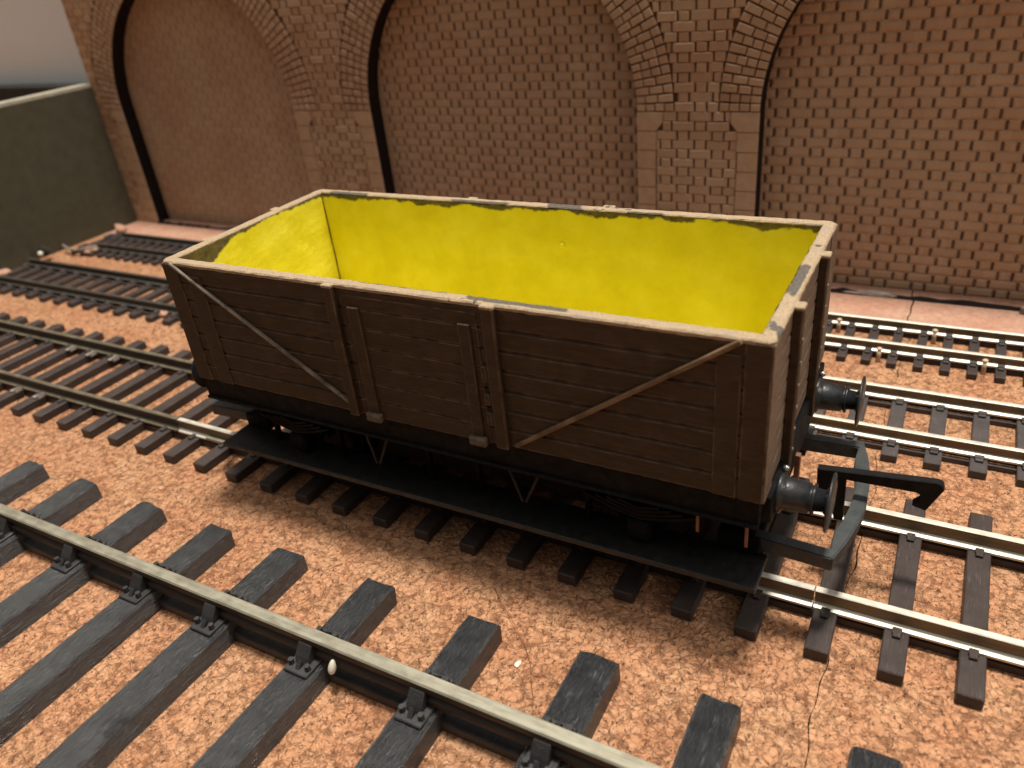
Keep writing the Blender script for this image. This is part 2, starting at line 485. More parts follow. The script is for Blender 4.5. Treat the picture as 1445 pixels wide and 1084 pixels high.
# end board closing the layout on the left
eb = thing('end_board', 'dark olive upright board with pale raw top edge beside the arch wall', 'board', (-199, 0, 0))
bm = bmesh.new(); box(bm, -203, -199, -300, 88, 0, 45.2, .15)
obj('panel', bm, M['board'], eb)
bm = bmesh.new(); box(bm, -203, -199, -300, 88, 45.25, 46.4, .1)
obj('top_edge', bm, M['board_edge'], eb)

# ------------------------------------------------------------------ arch wall
YW, TH = 88.4, 4.5
AR, ZS = 37.4, 38.0
CENTERS = [-150.6, -48.6, 53.2]
X0, X1, HW = -200.0, 118.0, 94.0
RING = 8.7
wall = thing('brick_arch_wall', 'laser-cut brown brick arch wall with three blind arches standing behind the tracks', 'model wall', (-40, YW, 0))

out = [(X0, 0)]
for cx in CENTERS:
    out.append((cx - AR, 0))
    for k in range(41):
        a = math.pi - math.pi * k / 40
        out.append((cx + AR * math.cos(a), ZS + AR * math.sin(a)))
    out.append((cx + AR, 0))
out += [(X1, 0), (X1, HW), (X0, HW)]
bm = bmesh.new()
F = [bm.verts.new((x, YW, z)) for x, z in out]
B = [bm.verts.new((x, YW + TH, z)) for x, z in out]
f1 = bm.faces.new(F); f2 = bm.faces.new(B[::-1])
n = len(out)
for i in range(n):
    f = bm.faces.new((F[i], B[i], B[(i + 1) % n], F[(i + 1) % n])); f.material_index = 1
bmesh.ops.recalc_face_normals(bm, faces=bm.faces[:])
bmesh.ops.triangulate(bm, faces=[f1, f2])
obj('front_board', bm, [M['mortar'], M['burnt']], wall)

def brick(bm, x0, x1, z0, z1, rr, h=.30, ch=.20, y=None):
    y = YW if y is None else y
    j = lambda a=.07: rr.uniform(-a, a)
    c = [(x0 + j(), z0 + j()), (x1 + j(), z0 + j()), (x1 + j(), z1 + j()), (x0 + j(), z1 + j())]
    cx = sum(p[0] for p in c) / 4; cz = sum(p[1] for p in c) / 4
    back = [bm.verts.new((p[0], y + .02, p[1])) for p in c]
    hh = h * rr.uniform(.7, 1.1)
    mid = [bm.verts.new((p[0], y - hh * .55, p[1])) for p in c]
    fr = []
    for p in c:
        dx, dz = cx - p[0], cz - p[1]
        fr.append(bm.verts.new((p[0] + math.copysign(min(ch, abs(dx) * .6), dx), y - hh, p[1] + math.copysign(min(ch * .5, abs(dz) * .6), dz))))
    bm.faces.new(fr)
    for a, b in ((back, mid), (mid, fr)):
        for i in range(4):
            bm.faces.new((a[i], a[(i + 1) % 4], b[(i + 1) % 4], b[i]))

# pier and spandrel bricks
rr = random.Random(21)
bm = bmesh.new()
L, HC = 7.72, 2.0
rows = int(HW / HC)
Q = {}
for r in range(rows):
    z0, z1 = r * HC, (r + 1) * HC
    zm = (z0 + z1) / 2
    blocked = []
    for cx in CENTERS:
        if zm < ZS:
            qi = int((ZS - zm) / 4.2)
            half = AR + (6.0 if qi == 0 else 4.5)
        else:
            dz = min(abs(z0 - ZS), abs(z1 - ZS)) if zm > ZS else 0
            half = math.sqrt(max(0, (AR + RING) ** 2 - (dz + .6) ** 2))
        if half > 0: blocked.append((cx - half - .1, cx + half + .1))
    x = X0 - (L / 2 if r % 2 else 0)
    k = 0
    while x < X1:
        w = L * .665 if k % 2 == 0 else L * .335
        a, b = x + .20, x + w - .20
        spans = [(max(a, X0 + .1), min(b, X1 - .1))]
        for s, e in blocked:
            ns = []
            for p, q in spans:
                if e <= p or s >= q: ns.append((p, q)); continue
                if p < s: ns.append((p, s))
                if q > e: ns.append((e, q))
            spans = ns
        for p, q in spans:
            if q - p > .45: brick(bm, p, q, z0 + .04, z1 - .04, rr, .34, .34)
        x += w; k += 1
obj('brickwork', bm, M['brick'], wall)

for cx in CENTERS:
    bm = bmesh.new()
    rr = random.Random(int(cx) + 500)
    NA = 72
    for k in range(NA):
        a0 = math.pi * k / NA; a1 = math.pi * (k + 1) / NA
        g = .09 / AR * 1.6
        splits = [0, 2.15, 4.3, 6.45, 8.6]
        if k % 2: splits = [0, 2.15, 5.0, 8.6] if rr.random() < .4 else splits
        elif rr.random() < .3: splits = [0, 3.2, 6.45, 8.6]
        for s, e in zip(splits, splits[1:]):
            r0, r1 = AR + s + .12, AR + e - .12
            b0, b1 = a0 + g, a1 - g
            pts = [(r0, b0), (r1, b0), (r1, b1), (r0, b1)]
            c = [(cx + q * math.cos(t) + rr.uniform(-.06, .06), ZS + q * math.sin(t) + rr.uniform(-.06, .06)) for q, t in pts]
            mx = sum(p[0] for p in c) / 4; mz = sum(p[1] for p in c) / 4
            hh = rr.uniform(.28, .42)
            back = [bm.verts.new((p[0], YW + .02, p[1])) for p in c]
            mid = [bm.verts.new((p[0], YW - hh * .55, p[1])) for p in c]
            fr = [bm.verts.new((p[0] + (mx - p[0]) * .22, YW - hh, p[1] + (mz - p[1]) * .22)) for p in c]
            bm.faces.new(fr)
            for A_, B_ in ((back, mid), (mid, fr)):
                for i in range(4): bm.faces.new((A_[i], A_[(i + 1) % 4], B_[(i + 1) % 4], B_[i]))
    obj('arch_ring', bm, M['brick'], wall, origin=(cx, YW, ZS))
    for sgn in (-1, 1):
        bm = bmesh.new()
        for q in range(9):
            zt = ZS - q * 4.2 - .08
            zb = max(ZS - (q + 1) * 4.2 + .08, .1)
            w = 6.0 if q == 0 else 4.4 + rr.uniform(-.1, .15)
            xa = cx + sgn * (AR + .03); xb = cx + sgn * (AR + w)
            if q == 0:
                xc = cx + sgn * (AR + 4.5)
                pts = [(xa, zb), (xc, zb), (xb, zb + 1.9), (xb, zt), (xa, zt)]
            else:
                pts = [(xa, zb), (xb, zb), (xb, zt), (xa, zt)]
            prism(bm, pts, 'y', YW - .34, YW + .02, .10)
        obj('quoin_stones', bm, M['stone'], wall, origin=(cx + sgn * AR, YW, 0))
    bm = bmesh.new()
    box(bm, cx - AR - 5, cx + AR + 5, YW + TH + .02, YW + TH + 3, 0, ZS + AR + 5)
    obj('infill_panel', bm, M['panel'], wall, origin=(0, YW + TH, 0))

# lump of filler and dark strip at the foot of the wall
def lump(name, x, y, z, sx, sy, sz, mat, seed, label, cat, group=None):
    bm = bmesh.new()
    bmesh.ops.create_icosphere(bm, subdivisions=3, radius=1)
    rr = random.Random(seed)
    ph = [rr.uniform(0, 6) for _ in range(6)]
    for v in bm.verts:
        p = v.co
        k = 1 + .22 * math.sin(3 * p.x + ph[0]) * math.sin(3 * p.y + ph[1]) + .16 * math.sin(5 * p.z + ph[2] + 3 * p.x) + .08 * math.sin(9 * p.y + ph[3])
        v.co = Vector((x + p.x * k * sx, y + p.y * k * sy, z + p.z * k * sz))
    o = obj(name, bm, mat, smooth=True, origin=(x, y, z))
    return tag(o, label, cat, group)

lump('filler_smear', 41.5, 88.0, .2, 5.5, .7, .6, M['putty'], 4, 'grey filler smear along the foot of the brick wall just right of the wagon', 'filler')
lump('filler_lump', 70.6, 86.6, .5, 1.8, 1.0, 1.2, M['putty'], 9, 'pale grey lump of filler at the wall foot at the right edge', 'filler')
bm = bmesh.new()
rr = random.Random(8)
top = []
for k in range(160):
    x = X0 + 12 + (X1 - X0 - 14) * k / 159
    top.append((x, rr.uniform(.5, 1.15)))
for (xa, ha), (xb, hb) in zip(top, top[1:]):
    vs = [bm.verts.new(p) for p in ((xa, YW - 1.0, -.04), (xb, YW - 1.0, -.04), (xb, YW - .45, hb), (xa, YW - .45, ha))]
    bm.faces.new(vs)
    vs2 = [bm.verts.new(p) for p in ((xa, YW - .45, ha), (xb, YW - .45, hb), (xb, YW - .36, hb), (xa, YW - .36, ha))]
    bm.faces.new(vs2)
obj('foot_strip', bm, M['burnt'], wall, recalc=False)

# ------------------------------------------------------------------ tracks
def flat_rail(h, head, foot, y, z, x0, x1, mat, parent, hh=.8):
    w = .32
    P = [(-foot / 2, 0), (foot / 2, 0), (foot / 2, .32), (w / 2 + .1, .62), (w / 2, h - hh - .12), (head / 2, h - hh + .05), (head / 2, h - .12), (head / 2 - .14, h),
         (-head / 2 + .14, h), (-head / 2, h - .12), (-head / 2, h - hh + .05), (-w / 2, h - hh - .12), (-w / 2 - .1, .62), (-foot / 2, .32)]
    bm = bmesh.new()
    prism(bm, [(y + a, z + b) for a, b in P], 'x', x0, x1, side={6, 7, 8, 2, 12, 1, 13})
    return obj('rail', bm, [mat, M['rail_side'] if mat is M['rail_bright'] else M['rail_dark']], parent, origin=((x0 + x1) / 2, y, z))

def make_sleeper(name, hx, hy, z0, z1, mat, parent, x, y, chairs, cmat, seed=0, rough_ends=False):
    bm = bmesh.new()
    box(bm, x - hx, x + hx, y - hy, y + hy, z0, z1, .16 if hx < 2 else .28)
    if rough_ends:
        rr = random.Random(seed)
        bmesh.ops.subdivide_edges(bm, edges=[e for e in bm.edges if abs(e.verts[0].co.y - e.verts[1].co.y) > 5], cuts=24)
        for v in bm.verts:
            v.co += Vector((rr.uniform(-.07, .07), rr.uniform(-.08, .08), rr.uniform(-.05, .05)))
    s = obj(name, bm, mat, parent, origin=(x, y, z1))
    for c in chairs:
        c(s, x)
    return s

def track(label, y, gauge, railtop, rail_h, head, foot, hx, hy, slz, xs, rails, mat, cmat, chair_dims, web, jitter=.02):
    """flat-bottom track: sleepers with rail clips, two rails, plastic web under each rail"""
    t = thing('railway_track', label, 'model track', (0, y, 0), 'parallel model railway tracks of different gauges')
    off = gauge / 2 + head / 2
    zf = railtop - rail_h
    proto = None
    cl, cw, chh = chair_dims                         # length along x, outward width, height over the foot
    for i, (x, m) in enumerate(xs):
        if i == 0 or m is not lastm:
            bm = bmesh.new()
            box(bm, x - hx, x + hx, y - hy, y + hy, .05, slz, .13)
            proto = obj('sleeper', bm, m, t, origin=(x, y, slz))
            for s in (-1, 1):
                for d in (-1, 1):
                    yr = y + s * off
                    bm = bmesh.new()
                    a, b = yr + d * .22, yr + d * (foot / 2 + cw)
                    box(bm, x - cl / 2, x + cl / 2, min(a, b), max(a, b), slz - .05, zf + .34 + chh, .07)
                    a, b = yr + d * (foot / 2 + .05), yr + d * (foot / 2 + cw + .55)
                    box(bm, x - cl * .42, x + cl * .42, min(a, b), max(a, b), slz - .05, slz + .42, .08)
                    obj('rail_clip', bm, cmat, proto, origin=(x, yr, slz))
            s_ = proto
            lastm = m
        else:
            s_ = copy_tree(proto, t)
            s_.location = Vector((x, y, slz)) - ORIGIN[t.name]
            s_.rotation_euler = (0, 0, R.uniform(-jitter, jitter) * .4)
    for s in (-1, 1):
        for (xa, xb, m) in rails:
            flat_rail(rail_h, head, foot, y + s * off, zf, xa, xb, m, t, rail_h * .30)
        if web:
            for w0, w1 in web:
                bm = bmesh.new()
                box(bm, min(x for x, m_ in xs) + .3, max(x for x, m_ in xs) - .3, y + s * off + w0, y + s * off + w1, .12, slz * .62)
                obj('rail_web', bm, xs[-1][1], t)
    return t

# the wagon's own track
P1 = 7.735
xs1 = [(48.5 + P1 * k, M['sl_brown']) for k in range(-31, 5)]
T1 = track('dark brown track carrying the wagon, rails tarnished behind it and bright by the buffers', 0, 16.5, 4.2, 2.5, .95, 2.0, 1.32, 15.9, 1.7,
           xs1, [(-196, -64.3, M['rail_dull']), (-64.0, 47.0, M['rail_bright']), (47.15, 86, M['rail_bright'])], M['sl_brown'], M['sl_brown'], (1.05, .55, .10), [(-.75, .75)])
# rail joiners
for (x, y) in ((-51.5, -8.7), (-64.0, 8.7)):
    bm = bmesh.new()
    box(bm, x - 5, x + 5, y - 1.2, y - .28, 1.78, 2.42, .08)
    box(bm, x - 5, x + 5, y + .28, y + 1.2, 1.78, 2.42, .08)
    obj('rail_joiner', bm, M['rail_front'], T1, origin=(x, y, 1.8))
# little metal tabs soldered by the far sleepers
for k, (x, y) in enumerate([(-120.1, 6.9), (-112.4, 6.7), (-104.6, 6.8), (-113.6, -10.6), (-105.8, -10.5)]):
    bm = bmesh.new()
    box(bm, x - .5, x + .5, y - 1.1, y + 1.0, 1.72, 2.1, .1)
    prism(bm, [(x + 1.2, 1.75), (x + 1.6, 1.75), (x + 1.45, 2.6), (x + 1.25, 2.6)], 'y', y - .9, y + .6)
    obj('metal_tab', bm, M['putty'], T1, origin=(x, y, 1.7))

xs2 = [(45.6 + 5.93 * k, M['sl_grey']) for k in range(-22, 7)] + []
xs2l = [(-91.8 - 6.35 * k, M['sl_brown']) for k in range(0, 17)]
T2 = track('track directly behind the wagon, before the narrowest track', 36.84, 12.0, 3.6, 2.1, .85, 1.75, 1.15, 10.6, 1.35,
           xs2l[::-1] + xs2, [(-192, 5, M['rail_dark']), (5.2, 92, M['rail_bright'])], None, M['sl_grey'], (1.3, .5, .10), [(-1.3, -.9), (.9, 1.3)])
xs3 = [(40.2 + 4.27 * k, M['sl_brown']) for k in range(-54, 13)]
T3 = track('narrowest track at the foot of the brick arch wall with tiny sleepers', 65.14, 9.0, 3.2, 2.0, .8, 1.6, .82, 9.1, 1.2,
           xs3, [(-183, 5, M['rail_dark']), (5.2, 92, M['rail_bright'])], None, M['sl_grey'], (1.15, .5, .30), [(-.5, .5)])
# pale fixing pins beside the far tracks' sleepers
for tr, pts in ((T3, [(37.9, 68.5), (54.8, 68.6), (46.4, 58.2), (63.25, 58.9)]), (T2, [(64.8, 43.9)])):
    for x, y in pts:
        bm = bmesh.new()
        bmesh.ops.create_cone(bm, cap_ends=True, segments=12, radius1=.42, radius2=.34, depth=2.6, matrix=Matrix.Translation((x, y, 1.3)))
        bmesh.ops.create_uvsphere(bm, u_segments=12, v_segments=6, radius=.52, matrix=Matrix.Translation((x, y, 2.6)) @ Matrix.Scale(.6, 4, (0, 0, 1)))
        obj('fixing_pin', bm, M['peg'], tr, smooth=True, origin=(x, y, 0))

# broad-gauge bullhead track in front
YR0 = -40.43
Y0 = YR0 - 16.9
T0 = thing('railway_track', 'large black track in front with chunky wood-grained sleepers, chairs and a greyed rail', 'model track', (0, Y0, 0), 'parallel model railway tracks of different gauges')
def chair(parent, x, yr):
    bm = bmesh.new()
    # base plate, jaws, key and bolts
    box(bm, x - 1.75, x + 1.75, yr - 3.6, yr + 3.3, 3.0, 3.42, .12)
    for d in (-1, 1):
        prism(bm, [(yr + d * .45, 3.4), (yr + d * 2.3, 3.4), (yr + d * 1.9, 4.2), (yr + d * .95, 5.55), (yr + d * .45, 5.6)], 'x', x - 1.05, x + .95, .10)
        for e in (-1, 1):
            bmesh.ops.create_cone(bm, cap_ends=True, segments=6, radius1=.42, radius2=.36, depth=.8,
                                  matrix=Matrix.Translation((x + e * 1.25, yr + d * 2.55, 3.75)))
        prism(bm, [(yr + d * 2.2, 3.4), (yr + d * 3.1, 3.4), (yr + d * 2.3, 4.35)], 'x', x - .35, x + .3, .05)
    box(bm, x - 1.9, x + 1.5, yr + .5, yr + 1.15, 4.2, 5.0, .12)
    return obj('rail_chair', bm, M['chair'], parent, origin=(x, yr, 3.0))

xs0 = [-112.6, -96.2, -79.8, -65.2, -48.9, -33.8, -19.9, -4.0, 12.0, 27.1, 41.0, 56.2, 71.5]
for i, x in enumerate(xs0):
    hx = 2.35 + .12 * math.sin(i * 2.3)
    bm = bmesh.new()
    y0, y1 = Y0 - 29.6, -27.55 + .15 * math.sin(i * 3.1)
    rr = random.Random(100 + i)
    NY = 60
    prev = None
    # a cross-section swept along y with slightly ragged corners
    for j in range(NY + 1):
        y = y0 + (y1 - y0) * j / NY
        e = .05
        def q(v): return rr.uniform(-e, e) * v
        cut = .18 if j in (0, NY) else 0
        dent = 0.0
        if i == 6:                                   # nick in this sleeper's edge
            dent = .55 * math.exp(-((y + 57.6) / 1.1) ** 2)
        ring = [(x - hx + q(.3), .05), (x - hx + .05 + q(1), 2.75 - cut + q(.5)), (x - hx + .35 + q(.6), 3.0 - cut * .8 + q(.25)),
                (x - hx * .45 + q(.4), 3.0 - cut * .6 + q(.35)), (x + q(.4), 3.0 - cut * .6 + q(.35)), (x + hx * .45 + q(.4), 3.0 - cut * .6 + q(.35) - dent * .3),
                (x + hx - .35 + q(.6) - dent * .8, 3.0 - cut * .8 + q(.25) - dent * .7), (x + hx - .05 + q(1) - dent, 2.75 - cut + q(.5) - dent * .5), (x + hx + q(.3) - dent * .3, .05)]
        yy = y + (rr.uniform(-.2, .2) if j in (0, NY) else 0)
        vs = [bm.verts.new((a, yy + (rr.uniform(-.18, .18) if j in (0, NY) else 0), b)) for a, b in ring]
        if prev:
            for k in range(len(vs)):
                bm.faces.new((prev[k], prev[(k + 1) % len(vs)], vs[(k + 1) % len(vs)], vs[k]))
        else:
            bm.faces.new(vs[::-1])
        prev = vs
    bm.faces.new(prev)
    s = obj('sleeper', bm, M['sl_black'], T0, origin=(x, Y0, 3.0))
    chair(s, x, YR0)
    chair(s, x, Y0 - 16.9)
for yr in (YR0, Y0 - 16.9):
    bm = bmesh.new()
    Pf = [(-.75, 3.44), (.75, 3.44), (.8, 3.7), (.75, 4.05), (.32, 4.35), (.32, 5.05), (.8, 5.35), (.85, 5.7), (.85, 6.3), (.68, 6.5), (-.68, 6.5), (-.85, 6.3), (-.85, 5.7), (-.8, 5.35), (-.32, 5.05), (-.32, 4.35), (-.75, 4.05), (-.8, 3.7)]
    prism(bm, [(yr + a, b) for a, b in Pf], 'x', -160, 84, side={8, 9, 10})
    obj('rail', bm, [M['rail_front'], M['rail_front_side']], T0, origin=(0, yr, 3.4))
    bm = bmesh.new()
    box(bm, xs0[0] + .5, xs0[-1] - .5, yr - .95, yr + .75, .1, 1.5, .12)
    obj('rail_web', bm, M['chair'], T0)

# ------------------------------------------------------------------ wagon
HL, HWD, ZB, ZT, ZSOL = 41.85, 17.05, 21.4, 40.25, 18.3
wg = thing('goods_wagon', 'open brown plank-sided goods wagon with a bright yellow painted inside and black underframe', 'model wagon', (0, 0, 4.2))

NPL = 7
YP = {-1: -8.1, 1: 6.3}
def plank_edges(): return [ZB + (ZT - .45 - ZB) * k / NPL for k in range(NPL + 1)]
TKW = 1.35
for s in (-1, 1):
    bm = bmesh.new()
    ze = plank_edges()
    for a, b in zip(ze, ze[1:]):
        y0, y1 = sorted((s * HWD, s * (HWD - TKW)))
        box(bm, -HL, HL, y0, y1, a + .05, b - .05, .24)
    yb0, yb1 = sorted((s * (HWD - .25), s * (HWD - TKW - .05)))
    box(bm, -HL + .3, HL - .3, yb0, yb1, ZB - .02, ZT - .42)
    side = obj('side_panel', bm, M['wagon'], wg, origin=(0, s * HWD, ZB))
    def part(name, x0, x1, z0, z1, proud, mat, bev=.1, par=side):
        bm = bmesh.new()
        y0, y1 = sorted((s * (HWD - .02), s * (HWD + proud)))
        box(bm, x0, x1, y0, y1, z0, z1, bev)
        return obj(name, bm, mat, par, origin=((x0 + x1) / 2, s * HWD, (z0 + z1) / 2))
    # corner plates, vertical straps
    part('corner_plate', -HL + .02, -38.9, ZB + .05, ZT - .35, .16, M['wagon'])
    part('corner_plate', 39.25, HL - .02, ZB + .05, ZT - .35, .16, M['wagon'])
    part('strap', -37.4, -34.6, ZB + .1, 38.4, .14, M['wagon'], .05)
    part('strap', 36.5, 39.0, ZB + .1, 38.4, .14, M['wagon'], .05)
    # door posts
    bm = bmesh.new()
    y0, y1 = sorted((s * (HWD - .02), s * (HWD + .75)))
    box(bm, -12.0, -10.55, y0, y1, ZB, ZT - .05, .12)
    obj('door_post', bm, M['wagon'], side, origin=(-11.2, s * HWD, ZB))
    bm = bmesh.new()
    box(bm, 10.55, 12.2, y0, y1, ZB, ZT - .05, .15)
    obj('door_post', bm, M['wagon'], side, origin=(11.4, s * HWD, ZB))
    # drop door
    bm = bmesh.new()
    y0, y1 = sorted((s * (HWD - .02), s * (HWD + .10)))
    ze2 = plank_edges()
    for k, (a, b) in enumerate(zip(ze2[:-2], ze2[1:-1])):
        box(bm, -9.9, 9.6, y0, y1, a + .05, b - .05, .05)
    box(bm, -9.9, 9.6, y0, y1, ze2[-2] + .05, 38.9, .05)
    door = obj('drop_door', bm, M['wagon'], side, origin=(0, s * HWD, ZB))
    for xa, xb in ((-8.9, -7.2), (7.1, 8.7)):
        part('door_strap', xa, xb, ZB + .6, 37.5, .45, M['wagon'], .1, door)
        part('hinge', (xa + xb) / 2 - 1.25, (xa + xb) / 2 + 1.25, ZB - .35, ZB + 1.0, .95, M['hinge'], .25, door)
    # small latch pieces on the post
    for zz, hh in ((31.4, 2.2), (28.0, 1.6), (25.3, 1.9)):
        part('latch_block', 9.55, 10.45, zz - hh / 2, zz + hh / 2, .62, M['wagon'], .15, door)
    # diagonal straps
    for (xa, za, xb, zb, w, mt) in ((-39.9, 40.0, -12.1, ZB + 1.7, .23, M['silver']), (38.9, 40.0, 13.0, ZB + .6, .27, M['strap'])):
        d = Vector((xb - xa, 0, zb - za)).normalized(); nn = Vector((-d.z, 0, d.x)) * w
        pts = [(xa + nn.x, za + nn.z), (xb + nn.x, zb + nn.z), (xb - nn.x, zb - nn.z), (xa - nn.x, za - nn.z)]
        bm = bmesh.new()
        y0, y1 = sorted((s * (HWD - .02), s * (HWD + .50)))
        prism(bm, pts, 'y', y0, y1, .10)
        obj('diagonal_strap', bm, mt, side, origin=((xa + xb) / 2, s * HWD, (za + zb) / 2))

for s in (-1, 1):
    bm = bmesh.new()
    ze = plank_edges()
    for a, b in zip(ze, ze[1:]):
        x0, x1 = sorted((s * (HL - .03), s * (HL - TKW)))
        box(bm, x0, x1, -HWD + TKW + .02, HWD - TKW - .02, a + .06, b - .06, .26)
    x0, x1 = sorted((s * (HL - .28), s * (HL - TKW - .05)))
    box(bm, x0, x1, -HWD + TKW + .02, HWD - TKW - .02, ZB - .02, ZT - .42)
    end = obj('end_panel', bm, M['wend'], wg, origin=(s * HL, 0, ZB))
    for yy in (-1, 1):
        bm = bmesh.new()
        x0, x1 = sorted((s * (HL - .04), s * (HL + .12)))
        ya, yb = sorted((yy * (HWD - .0), yy * (HWD - 3.4)))
        box(bm, x0, x1, ya, yb, ZB, ZT - .4, .08)
        obj('corner_plate', bm, M['wend'], end, origin=(s * HL, yy * HWD, ZB))
        bm = bmesh.new()
        x0, x1 = sorted((s * (HL - .04), s * (HL + 1.0)))
        box(bm, x0, x1, YP[yy] - .6, YP[yy] + .6, ZB - 2.8, ZT - .45, .14)
        obj('end_post', bm, M['wagon'], end, origin=(s * HL, YP[yy], ZB))
    # bolts down the posts
    for yy in YP.values():
        for k in range(6):
            bm = bmesh.new()
            zz = ZB + 1.4 + k * 2.7
            lathe_x(bm, [(s * (HL + .97), .24), (s * (HL + 1.12), .2), (s * (HL + 1.16), 0)], yy, zz, 10)
            obj('bolt', bm, M['wend'], end, smooth=True, origin=(s * HL, yy, zz))

# rim running round the top
bm = bmesh.new()
TI = 1.47
def ring_loop(dx, dy, z, cut):
    return [(-dx + cut, -dy, z), (dx - cut, -dy, z), (dx, -dy + cut, z), (dx, dy - cut, z), (dx - cut, dy, z), (-dx + cut, dy, z), (-dx, dy - cut, z), (-dx, -dy + cut, z)]
def densify(lp, step=.9):
    o = []
    for i in range(len(lp)):
        a, b = Vector(lp[i]), Vector(lp[(i + 1) % len(lp)])
        nseg = max(1, int(round((b - a).length / step)))
        o += [a.lerp(b, k / nseg) for k in range(nseg)]
    return o
prof = [(HL + .08, HWD + .08, ZT - .55, .55), (HL + .10, HWD + .10, ZT - .18, .6), (HL - .08, HWD - .08, ZT, .6), (HL - TI + .15, HWD - TI + .15, ZT, .02), (HL - TI, HWD - TI, ZT - .15, .02), (HL - TI, HWD - TI, ZT - .6, .02)]
loops = [densify(ring_loop(*p)) for p in prof]
cnt = 192
def resample(lp, nper):
    # equal counts per side so loops line up
    o = []
    for i in range(len(lp)):
        a, b = Vector(lp[i]), Vector(lp[(i + 1) % len(lp)])
        o += [a.lerp(b, k / nper[i]) for k in range(nper[i])]
    return o
nper = [90, 2, 38, 2, 90, 2, 38, 2]
rr = random.Random(77)
vloops = []
for li, p in enumerate(prof):
    pts = resample(ring_loop(*p), nper)
    vloops.append([bm.verts.new(q + Vector((rr.uniform(-.05, .05), rr.uniform(-.05, .05), rr.uniform(-.035, .035)))) for q in pts])
NN = len(vloops[0])
for a, b in zip(vloops, vloops[1:]):
    for i in range(NN):
        bm.faces.new((a[i], a[(i + 1) % NN], b[(i + 1) % NN], b[i]))
for s in (-1, 1):
    y0, y1 = sorted((s * (HWD - .1), s * (HWD + .82)))
    box(bm, -12.05, -10.5, y0, y1, ZT - .45, ZT - .02, .1)
    box(bm, 10.5, 12.3, y0, y1, ZT - .45, ZT + .03, .12)
    for yy in YP.values():
        x0, x1 = sorted((s * (HL - .1), s * (HL + 1.08)))
        box(bm, x0, x1, yy - .75, yy + .75, ZT - .5, ZT - .06, .12)
obj('top_rim', bm, M['rim'], wg, origin=(0, 0, 0), recalc=False)

# painted inside, one sheet with slightly wavy faces
bm = bmesh.new()
IX, IY, ZF = HL - TI + .03, HWD - TI + .03, ZB + 1.0
def wavy(u0, u1, nu, v0, v1, nv, fn):
    g = [[bm.verts.new(fn(u0 + (u1 - u0) * i / nu, v0 + (v1 - v0) * j / nv)) for j in range(nv + 1)] for i in range(nu + 1)]
    for i in range(nu):
        for j in range(nv):
            bm.faces.new((g[i][j], g[i + 1][j], g[i + 1][j + 1], g[i][j + 1]))
wv = lambda a, b: .07 * math.sin(a * .31 + b * .2) + .05 * math.sin(a * .83 + b * .61) + .03 * math.sin(b * 1.3 - a * .2)
wavy(-IX, IX, 70, ZF, ZT - .3, 16, lambda u, v: (u, IY - .05 - abs(wv(u, v)), v))
wavy(-IX, IX, 70, ZF, ZT - .3, 16, lambda u, v: (u, -IY + .05 + abs(wv(u, v)), v))
wavy(-IY, IY, 28, ZF, ZT - .3, 16, lambda u, v: (-IX + .05 + abs(wv(u, v)), u, v))
wavy(-IY, IY, 28, ZF, ZT - .3, 16, lambda u, v: (IX - .05 - abs(wv(u, v)), u, v))
wavy(-IX, IX, 60, -IY, IY, 20, lambda u, v: (u, v, ZF + abs(wv(u, v))))
obj('yellow_lining', bm, M['lining'], wg, smooth=False, origin=(0, 0, 0), recalc=False)
# speck of dried paint on the lining, seam in the corner
bm = bmesh.new()
bmesh.ops.create_uvsphere(bm, u_segments=12, v_segments=8, radius=.45, matrix=Matrix.Translation((4.6, IY - .1, 34.6)))
obj('paint_speck', bm, M['lining'], wg, smooth=True, origin=(0, 0, 0))
for yy in (-1, 1):
    for xx in (-1, 1):
        bm = bmesh.new()
        tube(bm, [(xx * (IX - .12), yy * (IY - .12), ZF), (xx * (IX - .12), yy * (IY - .12), ZT - .45)], .17)
        obj('corner_seam', bm, M['wagon'], wg)

